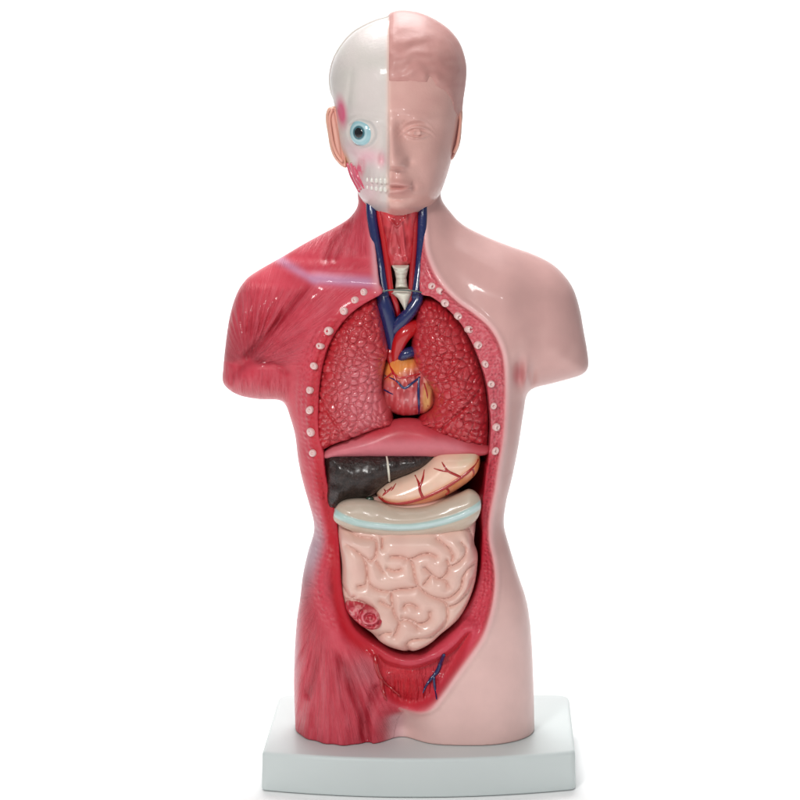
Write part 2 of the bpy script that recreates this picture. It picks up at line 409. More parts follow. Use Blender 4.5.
    R = 34+16*sm(215, 290, v)+8*sm(300, 380, v)-6*sm(440, 510, v)+4*sm(560, 640, v)
    R = np.where(ax > 100, R-8*sm(100, 150, ax), R)
    yc = -6-6*sm(220, 300, v)-8*sm(300, 600, v)+4*sm(90, 150, ax)*(v < 480)
    f['D'], f['R'], f['yc'] = D, R, yc
    return f
h = 1.5
xs = np.arange(-186, 200, h); ys = np.arange(-104, 62, h); zs = np.arange(32, 612, h)
X2, Z2 = np.meshgrid(xs, zs, indexing='ij')
f = torso2d(X2, Z2)
dsb = blur(f['ds'], 8); near = sm(0, 9, f['ds']); dsb = f['ds']*(1-near)+dsb*near
t = np.minimum(dsb/f['R'], 1)
D3, yc3 = f['D'][:, None], f['yc'][:, None]
Y = ys[None, :, None]
wf = sm(2, -22, Y-yc3)
yy = Y-yc3+f['rel'][:, None]*wf
Fb = (yy/D3)**2+((1-t)**2)[:, None]-1
Fb = Fb*D3*.5
Fb = Fb.astype(np.float32)
# cavity
neckm = sm(300, 286, f['v'])
floor = 16-34*neckm-38*sm(560, 640, f['v'])
Rc = 26-16*neckm-8*(f['v'] < 470)+0*f['v']
tc = np.minimum(blur(f['cav'], 1)/Rc, 1)
yf = -112.
Dc = (floor-yf)[:, None]
Fc = ((Y-yf)/Dc)**2+((1-tc)**2)[:, None]-1
Fc = (Fc*Rc[:, None]*.5).astype(np.float32)
k_ = 2.0
A, B = Fb, -Fc
hh = np.clip(.5+.5*(A-B)/k_, 0, 1); Ft = B*(1-hh)+A*hh+k_*hh*(1-hh)
# flat bottom on the base, top hidden inside the head
Ft = np.maximum(Ft, (Hb+.15-zs)[None, None, :]); Ft = np.maximum(Ft, (zs-600.)[None, None, :])
V, Q = snet(Ft, (xs[0], ys[0], zs[0]), h)
del Ft, A, B, hh, Fb, Fc
f = torso2d(V[:, 0], V[:, 2]); u, v = f['u'], f['v']; n1 = vn(u*.09, v*.09); n2 = vn(u*.35+9, v*.35)
front = V[:, 1] < YC+6
col = np.tile(lin((210, 165, 160)), (len(V), 1))
col = mixc(col, (220, 178, 172), sm(300, 360, v)*sm(0, 1, n1)*.6)
col = mixc(col, (200, 112, 118), np.exp(-((u-520)/8)**2-((v-378)/13)**2)*.75)
col = mixc(col, (233, 195, 189), sm(540, 640, v)*(u > 380)*.9)
# dissected side
dm = sd(DIS, V[:, 0], V[:, 2]); soft = 1.6+11*sm(708, 722, v); dmask = sm(-1, 1, dm/soft)
dmask = np.where(front | (u > 405), dmask, (u < 405)*1.)
red = np.tile(lin((210, 72, 88)), (len(V), 1))
red = mixc(red, (192, 42, 60), n1*.5)
red = mixc(red, (216, 90, 102), n2*.3)
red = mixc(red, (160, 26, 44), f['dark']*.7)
fs = vn(f['fib'][:, 0]*1.0, f['fib'][:, 1]*2)
red = mixc(red, (228, 122, 134), np.clip(fs-.45, 0, 1)*1.2*np.clip(f['fa'], 0, 1)*.8)
red = mixc(red, (176, 30, 48), np.clip(.42-fs, 0, 1)*.7*np.clip(f['fa'], 0, 1))
cl = np.exp(-((v-(281+.06*(u-340)))/5.5)**2)*sm(305, 320, u)*sm(384, 366, u)
cl2 = np.exp(-((v-(267+.42*(u-280)))/4.5)**2)*sm(262, 272, u)*sm(322, 308, u)
red = mixc(red, (196, 160, 196), np.clip(cl+.75*cl2, 0, 1)*.68)
ws = np.exp(-((v-560)/34)**2)*sm(18, 4, f['ds']+0*v)*(u < 340)
red = mixc(red, (196, 180, 192), ws*.8)
ws2 = np.exp(-((v-660)/40)**2)*sm(9, 1, f['ds'])*(u < 340)
red = mixc(red, (214, 150, 160), ws2*.7)
red = mixc(red, (226, 168, 176), gs(u-(371+.07*(v-200)), 4.5)*sm(215, 222, v)*sm(300, 280, v)*.8)
red = mixc(red, (202, 132, 140), np.exp(-((u-362)/20)**2-((v-672)/15)**2)*.4)
bandR = sm(414, 426, u)*sm(2, 5, f['dE'])
red = mixc(red, (206, 86, 98), bandR*(1-sm(440, 470, v)))
red = mixc(red, (230, 146, 152), bandR*sm(.5, .75, vn(u*.7, v*.7))*.45*(1-sm(450, 560, v)))
red = mixc(red, (182, 30, 50), (u > 420)*sm(2, 10, f['dE'])*sm(440, 475, v)*(1-sm(555, 600, v))*.85)
red = mixc(red, (206, 70, 88), (u > 420)*sm(2, 10, f['dE'])*sm(590, 640, v)*.8)
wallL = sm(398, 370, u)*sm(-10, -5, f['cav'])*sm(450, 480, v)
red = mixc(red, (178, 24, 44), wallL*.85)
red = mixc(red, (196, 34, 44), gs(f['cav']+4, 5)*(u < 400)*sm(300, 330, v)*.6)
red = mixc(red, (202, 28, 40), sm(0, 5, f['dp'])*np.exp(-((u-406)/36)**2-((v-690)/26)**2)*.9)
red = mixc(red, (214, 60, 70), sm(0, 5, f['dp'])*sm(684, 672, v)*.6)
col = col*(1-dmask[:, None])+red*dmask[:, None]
# pale painted lip along the skin border
lip = gs(f['dE']-.2, 2.6)*(1-sm(702, 712, v))*front*sm(408, 424, u)
col = mixc(col, (238, 190, 188), lip*.85)
midp = np.exp(-((u-395)/9)**2)*sm(712, 722, v)*front
col = mixc(col, (238, 206, 214), midp*.5)
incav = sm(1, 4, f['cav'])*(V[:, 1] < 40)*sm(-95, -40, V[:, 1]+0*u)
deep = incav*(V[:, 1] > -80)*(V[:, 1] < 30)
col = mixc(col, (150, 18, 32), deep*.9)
fibamt = f['fa']*(V[:, 1] < YC+20)*dmask
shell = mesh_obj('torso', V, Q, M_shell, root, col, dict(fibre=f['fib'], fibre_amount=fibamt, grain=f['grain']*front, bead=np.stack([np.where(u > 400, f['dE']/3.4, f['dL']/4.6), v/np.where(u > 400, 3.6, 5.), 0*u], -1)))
print('torso verts', len(V))

def surf(u0, v0, extra=0.):
    """front depth of the torso shell at a photo position"""
    x, z = px(u0, v0); g = torso2d(np.array([x]), np.array([z]))
    tt = np.clip(g['ds']/g['R'], 0, 1); return float((g['yc']-g['D']*np.sqrt(1-(1-tt)**2)-g['rel'])[0])-extra

# rib ends
dotsL = [(364, 292), (355, 300), (344, 311), (328.5, 331), (320, 346), (314, 366), (310, 390), (310, 410), (311, 432), (313, 453)]
dotsR = [(431.5, 286), (440, 291), (445, 303), (458, 316), (469, 329.5), (478, 345), (485, 364), (491, 384), (493.5, 406), (496, 427), (495, 451)]
def lathe_mesh(name, prof, m, ns=14):
    V = []; F = []
    for r, y in prof:
        for a in np.linspace(0, 2*np.pi, ns, endpoint=False): V.append((r*np.cos(a)*S, y*S, r*np.sin(a)*S))
    for i in range(len(prof)-1):
        for j in range(ns): F.append((i*ns+j, i*ns+(j+1) % ns, (i+1)*ns+(j+1) % ns, (i+1)*ns+j))
    me = bpy.data.meshes.new(name); me.from_pydata(V, [], F); me.polygons.foreach_set('use_smooth', [True]*len(F)); me.materials.append(m); return me
rib_me = lathe_mesh('rib_end', [(.2, -.6), (.9, -.9), (1.3, -1.9), (1.9, -2.4), (2.7, -1.9), (3.1, -.7), (3.1, 1), (2.2, 3)], M_bone)
rr = np.random.RandomState(2)
for i, (a, b) in enumerate(dotsL+dotsR):
    o = bpy.data.objects.new('rib_end', rib_me); sc.collection.objects.link(o); o.parent = shell
    y = surf(a, b); x, z = px(a, b, y)
    o.location = (x*S, (y+.3)*S, z*S); o.scale = (rr.uniform(1.0, 1.45), 1.35, rr.uniform(1.0, 1.45)); o.rotation_euler = (rr.uniform(-.35, .35), rr.uniform(0, 3), (-.5 if a < 400 else .5)+rr.uniform(-.3, .3))

# ------------------------------------------------------------------ head
headp = [(388, 17.5), (372, 22.5), (352, 34), (337, 53), (330.5, 72), (330.5, 88), (334, 104), (337, 125), (340, 145), (346, 160), (351, 172), (355, 185), (361, 198), (370, 208), (383, 215.5), (397, 219), (409, 217.5),
         (423, 211), (435, 201), (442, 189), (447, 175), (452, 158), (456, 138), (459, 118), (461, 98), (463.5, 80), (463.5, 64), (458, 46), (448, 32.5), (434, 22.5), (418, 15.5), (400, 13.2)]
HYC = -12.
HS = cr(P(headp, HYC), 4)
MID = 388.5
def head2d(X, Z):
    k = CD/(CD-80); u = X*k+400; v = (CH-Z)*k; f = dict(u=u, v=v)
    f['ds'] = sd(HS, X, Z)
    e = lambda cu, cv, ru, rv, a=0: np.exp(-(((u-cu)*math.cos(a)+(v-cv)*math.sin(a))/ru)**2-((-(u-cu)*math.sin(a)+(v-cv)*math.cos(a))/rv)**2)
    sk = sm(MID-1.2, MID+1.2, u)          # 1 = skin side
    r = np.zeros_like(X)
    R_ = np.zeros_like(X)
    R_ += 2.2
    # nose
    ny = sm(118, 163, v)*(1-sm(163.5, 170, v))
    R_ += (4+15*sm(120, 163, v))*(1-sm(163.5, 171, v))*np.exp(-((u-391.5)/(6.2+4.0*sm(130, 160, v)))**2)*sm(108, 124, v)
    R_ += 5.5*e(402, 161.5, 6.5, 6)-3.5*gs(np.hypot((u-409), (v-162)), 4)
    R_ -= 3*e(398, 168.5, 3, 1.8)
    # brow, socket
    R_ += 3.6*e(417, 117, 19, 5.5, .05)-8*e(415, 131, 16, 9)-3*e(401, 130, 6, 8)
    R_ += 7.2*e(417.5, 132, 11, 6.4)                                # eyeball under lids
    lid = np.abs(v-(131.5+.013*(u-417)**2-3.0)); R_ += 2.2*gs(v-(119.5+.035*(u-416.5)**2), 2.0)*gs(u-416, 13)
    R_ += 3.4*gs(v-(126.5+.03*(u-417.5)**2), 1.5)*gs(u-417.5, 12)
    R_ += 3.2*gs(v-(138.2-.022*(u-417.5)**2), 1.3)*gs(u-417.5, 11)
    R_ -= 2.6*gs(v-(129.6+.028*(u-417.5)**2), 1.1)*gs(u-417.5, 10)
    R_ -= 2.2*gs(v-(136.0-.02*(u-417.5)**2), 1.0)*gs(u-417.5, 9)
    R_ += 1.6*gs(np.hypot(u-417, v-132.4)-3.2, .9)                    # modelled iris ring
    # cheek, lips, chin
    R_ += 4*e(428, 158, 16, 16)-2.5*e(411, 178, 6, 12, -.5)
    R_ += 6.5*e(396, 182, 20, 17)-2.2*e(420, 178, 7, 16, -.35)
    wl = np.clip(1-((u-393)/19.5)**2, 0, 1)**.5
    R_ += wl*(4.6*gs(v-(182.2+.006*(u-391)**2), 3.0)+5.2*gs(v-(191.5-.012*(u-391)**2), 3.6)-4.2*gs(v-(186.6-.0*(u-391)**2), 1.3))
    R_ -= 4.2*e(396, 198.5, 13, 3.0)+1.8*e(391.5, 175.5, 2.2, 4)
    R_ += 6.5*e(397, 209, 14, 7)
    R_ -= 2.5*e(414, 187.5, 3.5, 4)
    R_ -= 3*e(452, 150, 9, 30)
    # skull side
    L_ = np.zeros_like(X)
    L_ += 1.8*e(362, 112, 20, 5)-3.5*e(361, 133, 17, 15)+5*e(354, 157, 13, 5.5, .3)-6.5*e(382, 160, 4, 8)
    L_ -= 9*e(358, 180, 7, 18, .35)-0
    L_ += 3.5*e(385, 184, 15, 14)
    L_ -= 3*gs(v-184.5, 1.2)*sm(362, 370, u)
    tooth = np.abs(np.sin((u-388)*math.pi/5.2)); L_ += 2.2*tooth*np.exp(-((v-184.5)/7)**2)*sm(364, 372, u)
    L_ += 2.5*e(386, 205, 14, 7)-3*e(343, 118, 6, 16, .1)+1*e(358, 182, 2.5, 18, .35)
    L_ += 3*e(388, 140, 4, 20)
    ro = np.hypot(u-361.3, (v-133.5)*1.05); L_ += 2.4*gs(ro-16.5, 2.6)-1.5*gs(ro-13, 2)
    L_ += 2.0*gs(v-(120.5+.012*(u-366)**2), 3)*sm(345, 352, u)+1.8*gs((v-150)-.35*(u-352), 3)*sm(342, 348, u)*sm(376, 366, u)
    L_ -= 1.6*gs((u-349)+.12*(v-90), 3)*sm(60, 80, v)*sm(125, 110, v)
    r = R_*sk+L_*(1-sk)
    f['rel'] = r*sm(0, 16, f['ds'])
    f['sk'] = sk
    D = 72+0*v
    f['Df'] = 74-8*sm(150, 215, v)-6*sm(60, 20, v)
    f['Db'] = 80-50*sm(120, 215, v)
    f['yc'] = HYC-4*sm(140, 215, v)
    f['R'] = 60-14*sm(150, 210, v)
    return f
h = 1.05
xs = np.arange(-76, 74, h); ys = np.arange(-124, 82, h); zs = np.arange(530, 760, h)
X2, Z2 = np.meshgrid(xs, zs, indexing='ij')
f = head2d(X2, Z2)
dsb = blur(f['ds'], 10); near = sm(0, 12, f['ds']); dsb = f['ds']*(1-near)+dsb*near
t = np.minimum(dsb/f['R'], 1)
Y = ys[None, :, None]; yc3 = f['yc'][:, None]
D3 = np.where(Y < yc3, f['Df'][:, None], f['Db'][:, None])
yy = Y-yc3+f['rel'][:, None]*sm(0, -30, Y-yc3)
Fh = ((yy/D3)**2+((1-t)**2)[:, None]-1)*30
# back cap stands a little proud (the joint of the two castings), skin half proud of skull half at the top
Fh = Fh-3.4*sm(4, 6, Y+0*Fh)*sm(640, 670, zs)[None, None, :]
Fh = Fh-1.6*(sm(MID-1, MID+1.4, f['u'])*sm(150, 120, f['v']))[:, None]*sm(-40, -20, Y-0)
V, Q = snet(Fh.astype(np.float32), (xs[0], ys[0], zs[0]), h)
fv = head2d(V[:, 0], V[:, 2]); u, v = fv['u'], fv['v']; n1 = vn(u*.08, v*.08)
skin = np.tile(lin((214, 164, 156)), (len(V), 1)); skin = mixc(skin, (226, 180, 170), n1*.6)
skin = mixc(skin, (206, 140, 134), np.exp(-((u-400)/18)**2-((v-187)/7)**2)*.55)
bone = np.tile(lin((212, 206, 199)), (len(V), 1)); bone = mixc(bone, (220, 209, 205), n1)
E = lambda cu, cv, ru, rv, a=0.: np.exp(-(((u-cu)*math.cos(a)+(v-cv)*math.sin(a))/ru)**2-((-(u-cu)*math.sin(a)+(v-cv)*math.cos(a))/rv)**2)
bone = mixc(bone, (214, 96, 128), np.clip(1.5*E(340.5, 114, 5.5, 15, -.12)-.15, 0, 1))
bone = mixc(bone, (236, 176, 190), E(368, 157, 14, 9)*.7+E(350, 150, 9, 10)*.3)
bone = mixc(bone, (214, 80, 112), np.clip(1.6*E(355, 178, 6.5, 17, .42)-.2, 0, 1)*(.6+.4*(vn(u*.5, v*.2) > .45)))
bone = mixc(bone, (238, 190, 198), E(366, 192, 10, 14)*.6)
bone = mixc(bone, (228, 170, 180), E(381.5, 160, 3.5, 7)*.8)
bone = mixc(bone, (226, 168, 90), E(345, 163, 3.5, 9, -.5)*.5)
s = fv['sk'][:, None]; col = bone*(1-s)+skin*s
edge = gs(u-MID, 2.2)*(V[:, 1] < -20); col = mixc(col, (234, 196, 184), edge*.7)
col = mixc(col, (222, 186, 182), (V[:, 1] > 3)*1.*(fv['sk'] > .5))
head = mesh_obj('head', V, Q, M_head, root, col)
# hair cap on the skin half (proud of the skin)
hairp = cr(P([(388.6, -10), (388.6, 50), (388.6, 80)], -80), 3, False)
hair_poly = np.vstack([P([(388.8, -20), (388.8, 80.5), (398, 81.5), (410, 80.5), (420, 82), (427, 82.5), (429.5, 76), (432, 78), (436, 86), (446, 92), (452, 101), (455, 112), (460, 122), (480, 122), (500, -20)], -80)])
hd = sd(hair_poly, X2, Z2)
lump = (1.2*np.sin(f['v']*.3+1.5*vn(f['u']*.06, f['v']*.03)*4)+1.2*vn(f['u']*.1, f['v']*.16))*.6*sm(0, 6, hd)*sm(6, 30, f['ds'])
off = (.3+.8*sm(0, 5, hd)+lump)
offb = off[:, None]+0*Y
Fhh = np.maximum(Fh-offb, -hd[:, None]+0*Fh)
Fhh = np.maximum(Fhh, (Y-2)+0*Fh)
Fhh = np.maximum(Fhh, -(Fh+3))
V, Q = snet(Fhh.astype(np.float32), (xs[0], ys[0], zs[0]), h)
fv = head2d(V[:, 0], V[:, 2]); nn = vn(fv['u']*.1, fv['v']*.22)
hc = np.tile(lin((196, 140, 134)), (len(V), 1)); hc = mixc(hc, (206, 154, 147), nn*.8)
mesh_obj('hair', V, Q, M_hair, head, hc)
del Fh, Fhh

def pillow(name, poly, ynom, front, D, R, material, parent, relf=None, colf=None, h=1.0, Db=None, smooth_n=2, tilt=None, raw=False):
    """solid organ from its outline: rounded front at depth `front`, own thickness"""
    pl = P(poly, ynom) if raw else cr(P(poly, ynom), 4)
    x0, z0 = pl.min(0)-4*h; x1, z1 = pl.max(0)+4*h; Db = Db or D
    tl = 0 if tilt is None else 12
    xs = np.arange(x0, x1, h); zs = np.arange(z0, z1, h); yc = front+D
    ys = np.arange(yc-D-8-tl, yc+Db+4*h+tl, h)
    X, Z = np.meshgrid(xs, zs, indexing='ij'); k = CD/(CD+ynom)
    def two(X, Z):
        ds = sd(pl, X, Z); u = X*k+400; v = (CH-Z)*k; return ds, u, v
    ds, u, v = two(X, Z); b = blur(ds, smooth_n); nr = sm(0, 4, ds); ds2 = ds*(1-nr)+b*nr
    rel = relf(u, v, ds, X, Z) if relf else 0*u
    ycc = yc+(tilt(u, v) if tilt else 0*u)
    t = np.minimum(ds2/R, 1); Y = ys[None, :, None]; yc3 = ycc[:, None]
    D3 = np.where(Y < yc3, D, Db)
    yy = Y-yc3+rel[:, None]*sm(0, -min(8, D*.5), Y-yc3)
    F = ((yy/D3)**2+((1-t)**2)[:, None]-1)*min(D, R)*.5
    V, Q = snet(F.astype(np.float32), (xs[0], ys[0], zs[0]), h)
    ds, u, v = two(V[:, 0], V[:, 2])
    c = colf(u, v, ds, V) if colf else None
    return mesh_obj(name, V, Q, material, parent, c)

# eye
e0 = px(361.3, 133.5, -86)
def ball(name, cx, cy, cz, r, m, parent, sy=1., colf=None, n=28, sx=1., sz=1.):
    V = []; F = []
    for i in range(n//2+1):
        a = math.pi*i/(n//2)
        for j in range(n):
            b = 2*math.pi*j/n; V.append((r*math.sin(a)*math.cos(b)*sx, -r*math.cos(a)*sy, r*math.sin(a)*math.sin(b)*sz))
    V = np.array(V)
    for i in range(n//2):
        for j in range(n): F.append((i*n+j, i*n+(j+1) % n, (i+1)*n+(j+1) % n, (i+1)*n+j))
    c = colf(V) if colf else None
    o = mesh_obj(name, V, np.array(F), m, parent, c)
    o.location = (cx*S, cy*S, cz*S); return o
def hsurf(u0, v0):
    x, z = px(u0, v0, -80); g = head2d(np.array([x]), np.array([z])); tt = np.clip(g['ds']/g['R'], 0, 1)
    return float((g['yc']-g['Df']*np.sqrt(1-(1-tt)**2)-g['rel'])[0])
def eyec(V):
    r = np.hypot(V[:, 0], V[:, 2]); ang = np.arctan2(V[:, 2], V[:, 0])
    c = np.tile(lin((226, 232, 234)), (len(V), 1))
    c = mixc(c, (156, 198, 206), sm(13.2, 12.2, r)*sm(8.4, 9.0, r)*1.)
    c = mixc(c, (176, 208, 214), sm(9.2, 8.2, r))
    c = mixc(c, (34, 92, 104), sm(7.4, 6.8, r)*(.85+.15*vn(ang*6, r)))
    return c
eyy = hsurf(361.3, 133.5)
eye = ball('eye', e0[0], eyy+.6, e0[1], 13.2, M_eye, head, .45, eyec, 64)
slope = (hsurf(366, 133.5)-hsurf(356, 133.5))/10.
eye.rotation_euler = (0, 0, max(-.55, math.atan(slope)))
ball('pupil', 0, -5.2, 0, 5.0, M_black, eye, .25, None, 24)
eye.name = 'eye'

# ears
def ear(poly, ynom, yc, tube_pts, skinc):
    o = pillow('ear', poly, ynom, yc-7, 7, 5, M_head, head, lambda u, v, ds, X, Z: -3*gs(ds-4.2, 1.4)+1.0*gs(ds-1.8, 1.2), lambda u, v, ds, V: mixc(np.tile(lin(skinc), (len(V), 1)), (232, 176, 120), np.exp(-(ds/1.5)**2)*.5), h=.8)
    t3 = [(*px(a, b, yc-8), yc-6.5) for a, b in tube_pts]
    tube('helix_fold', [(p[0], yc-7.6, p[1]) for p in t3], 1.5, mat('ear_paint', (230, 168, 150), rough=.25, coat=.7), o)
    return o
ear([(330, 107), (326.5, 111), (325.5, 120), (327.5, 133), (330, 148), (334, 158), (341, 166), (347, 167), (346, 150), (342, 125), (338, 108)], -24, -22,
    [(332, 110), (329.5, 118), (330.5, 130), (333, 144), (337, 154), (342, 161)], (232, 176, 160))
ear([(455, 108), (460, 107), (462.8, 112), (462.2, 124), (460.5, 142), (456, 154), (452, 160), (448, 155), (450, 120)], -24, -22,
    [(459, 111), (460.3, 120), (459, 134), (457, 145), (454, 152)], (206, 146, 142))
for row, (vv, hh_) in enumerate([(180.3, 3.6), (189.2, 3.4)]):
    for i in range(5):
        uu = 385.3-i*4.5; ww = 2.2-.12*i
        ball('tooth', px(uu, vv, -80)[0], hsurf(uu, vv)+.5, px(uu, vv, -80)[1]+(.15*i if row else -.15*i), 1, M_tooth, head, 1.5, None, 14, ww, hh_-.25*i)
# cheek muscle strand on the opened half
for a in ([(347, 166), (352, 178), (359, 193)], [(351, 165), (355, 178), (361, 190)], [(354, 168), (358, 178), (364, 188)]):
    tube('cheek_muscle', [(px(p, q, -60)[0], hsurf(p, q)+1.8, px(p, q, -60)[1]) for p, q in a], [1.6, 2.8, 1.4], mat('muscle_paint', (214, 92, 116), rough=.25, coat=.7), head, 8)

# ------------------------------------------------------------------ neck contents
def P3(u, v, y): x, z = px(u, v, y); return (x, y, z)
yn = -44.
tube('jugular_vein', [P3(371, 196, yn+8), P3(371.5, 214, yn+3), P3(375.5, 240, yn+1), P3(380, 265, yn-2), P3(383.5, 290, yn-9), P3(385, 296, yn-10)], [4.6, 5, 5, 4.8, 4.6, 4.6], M_blue, root, 14)
tube('jugular_vein', [P3(423, 196, yn+8), P3(422.5, 214, yn+2), P3(421.5, 240, yn), P3(420, 265, yn-2), P3(417, 290, yn-9), P3(415, 297, yn-10)], [4.2, 4.6, 5, 5.2, 5, 4.6], M_blue, root, 14)
tube('carotid_artery', [P3(379, 196, yn+6), P3(380, 215, yn+2), P3(384, 240, yn-1), P3(388, 268, yn-4), P3(391, 294, yn-8)], [3.2, 3.4, 3.3, 3.2, 3], M_red, root, 12)
tube('carotid_artery', [P3(416, 196, yn+6), P3(415.5, 214, yn+2), P3(414.5, 240, yn-1), P3(412.5, 268, yn-4), P3(411, 294, yn-8)], [2.8, 3., 3.1, 3., 3], M_dred, root, 12)
def laryc(u, v, ds, V):
    c = np.tile(lin((196, 30, 38)), (len(V), 1)); c = mixc(c, (214, 76, 84), vn(u*.25, v*.12)*.8)
    c = mixc(c, (222, 110, 118), gs(u-398, 7)*sm(212, 222, v)*.6)
    return mixc(c, (166, 24, 34), sm(.55, .8, vn(u*.4+3, v*.1))*.7)
def laryr(u, v, ds, X, Z):
    r = 2.2*gs(np.abs(u-397)-(v-214)*.12-3.5, 1.6)*sm(218, 222, v)*sm(258, 245, v)
    r += 2.4*gs(v-(226-np.abs(u-397)*1.0), 1.6)*gs(u-397, 9)
    r += 1.5*np.exp(-((np.hypot(u-404, v-258)-3)/1.2)**2)+1.2*np.exp(-((np.hypot(u-397, v-257)-2.5)/1.2)**2)
    r -= 1.6*gs((u-397)-(v-240)*.3-2, 1.4)*sm(225, 235, v)
    return r+.8*(vn(u*.3, v*.12)-.5)*2
pillow('larynx', [(381, 200), (416, 200), (415.5, 225), (413.5, 250), (411.5, 264), (392, 266.5), (388, 262), (384, 240), (381, 222)], yn, yn-9, 10, 14, M_org, root, laryr, laryc, h=.8)
def trc(u, v, ds, V):
    c = np.tile(lin((222, 222, 204)), (len(V), 1)); return mixc(c, (178, 190, 170), (.5+.5*np.sin(v*2*math.pi/4.6))*.4)
def trr(u, v, ds, X, Z): return .7*np.sin(v*2*math.pi/4.6)
tr = pillow('trachea', [(391.5, 265.5), (409.5, 265.5), (408, 271), (406.5, 278), (407.5, 286), (409, 289), (395, 289), (396, 280), (394.5, 272)], yn-8, yn-12, 8, 7, M_white, root, trr, None, h=.7, raw=True, smooth_n=0)
tr2 = pillow('trachea', [(394.5, 289.5), (409.5, 289.5), (412, 293), (409.5, 299), (407.5, 306), (405, 312), (402, 306), (398, 299), (392, 294)], yn-16, yn-20, 9, 8, M_white, root, None, None, h=.7, raw=True, smooth_n=0)
for o in (tr, tr2):
    o.data.materials.clear(); o.data.materials.append(M_white)
tube('chest_plate_edge', [P3(366, 298, -62), P3(378, 292.5, -66), P3(392, 290, -68), P3(408, 290.5, -68), P3(420, 292, -67), P3(436, 297.5, -63)], .75, M_seam, shell, 8)

# ------------------------------------------------------------------ great vessels
yv = -50.
tube('vena_cava', [P3(382, 293, yv-2), P3(384.5, 304, yv-2), P3(388, 318, yv-1), P3(391, 332, yv), P3(392.5, 346, yv+1), P3(391, 358, yv+4)], [5.5, 7.6, 8.0, 7.2, 5.4, 3.8], M_blue, root, 18)
tube('brachiocephalic_vein', [P3(419, 293, yv-2), P3(417, 301, yv-4), P3(410, 312, yv-5), P3(401, 322, yv-4), P3(394, 331, yv-2)], [4.6, 5.4, 6.2, 6.4, 5.2], M_blue, root, 16)
tube('carotid_artery', [P3(392, 293, yv-3), P3(396, 304, yv-3), P3(399, 316, yv+2)], [2.8, 2.8, 2.5], M_dred, root, 12)
tube('carotid_artery', [P3(411, 293, yv-4), P3(409, 302, yv-3), P3(405, 312, yv+2)], [2.8, 2.8, 2.5], M_dred, root, 12)
tube('aorta', [P3(396, 360, yv+1), P3(397, 351, yv-2), P3(400, 341, yv-4), P3(406, 332, yv-4), P3(414, 327, yv+1), P3(419, 330, yv+10)], [5.2, 6., 7.2, 7.8, 7.5, 6.5], M_red, root, 20)
tube('pulmonary_artery', [P3(401, 358, yv-3), P3(405, 354.5, yv-5), P3(411, 352, yv-3), P3(418, 352, yv+4)], [4.2, 5.2, 5.4, 5], M_blue, root, 16)
tube('heart_auricle', [P3(392, 346, yv+2), P3(390, 354, yv), P3(391, 362, yv)], [3.5, 4.2, 3.4], M_dred, root, 14)

# ------------------------------------------------------------------ heart
def heartc(u, v, ds, V):
    c = np.tile(lin((208, 96, 100)), (len(V), 1)); n = vn(u*.45, v*.14)
    c = mixc(c, (170, 36, 44), sm(.3, .8, n)*.8); c = mixc(c, (236, 170, 172), sm(.65, .9, vn(u*.5+7, v*.3))*.7)
    E = lambda a, b, r, q: np.exp(-((u-a)/r)**2-((v-b)/q)**2)
    c = mixc(c, (236, 150, 76), np.clip(1.3*E(390, 368, 13, 11)+E(407, 364, 14, 7), 0, 1))
    c = mixc(c, (238, 186, 120), np.clip(1.6*E(427.5, 399, 5, 15)-.1, 0, 1))
    c = mixc(c, (206, 60, 66), E(400, 414, 16, 8)*.7)
    return c
hp = [(384, 372), (388, 363), (398, 358), (410, 358), (420, 364), (429, 376), (434, 392), (435, 405), (431, 413), (422, 418), (406, 420), (393, 417), (384, 408), (381, 390)]
HF = -67.
heart = pillow('heart', hp, HF, HF, 26, 24, M_org, root, lambda u, v, ds, X, Z: 1.6*(vn(u*.3, v*.12)-.5)*2, heartc, h=.9)
hc_ = np.array([]);
def hy(u, v):
    pl = cr(P(hp, HF), 4); x, z = px(u, v, HF); d = float(sd(pl, np.array([x]), np.array([z]))[0]); t = min(max(d/24, 0), 1)
    return HF+26-26*math.sqrt(1-(1-t)**2)
def vess(name, pts, rad, m, parent, yfun, lift=.2, flat=.6, ynom=HF):
    tube(name, [(px(a, b, ynom)[0], yfun(a, b)-lift, px(a, b, ynom)[1]) for a, b in pts], rad, m, parent, 8, 4, flat)
vess('cardiac_vein', [(385, 378), (396, 381), (404, 388), (411, 384), (420, 378)], [.6, .8, 1.3, 1.2, .8], M_blue, heart, hy, .7)
vess('cardiac_vein', [(419, 378), (418.5, 392), (419, 405), (419, 417)], [1.0, 1.3, 1.2, .8], M_blue, heart, hy, .7)
vess('cardiac_vein', [(384, 392), (389, 393.5), (393, 395)], [.8, .7, .3], M_blue, heart, hy, .7)
vess('coronary_artery', [(389, 364), (393, 373), (400, 378), (412, 376), (420, 375)], [1., 1.1, 1.1, 1., .7], M_red, heart, hy, .7)
vess('coronary_artery', [(384, 382), (389, 377), (393, 373)], [.6, .9, .9], M_red, heart, hy, .7)
vess('coronary_artery', [(393, 374), (397, 383), (400, 387)], [.9, .8, .4], M_red, heart, hy, .7)
vess('coronary_artery', [(424, 384), (427, 395), (428, 408)], [.5, .8, .4], M_dred, heart, hy, .7)

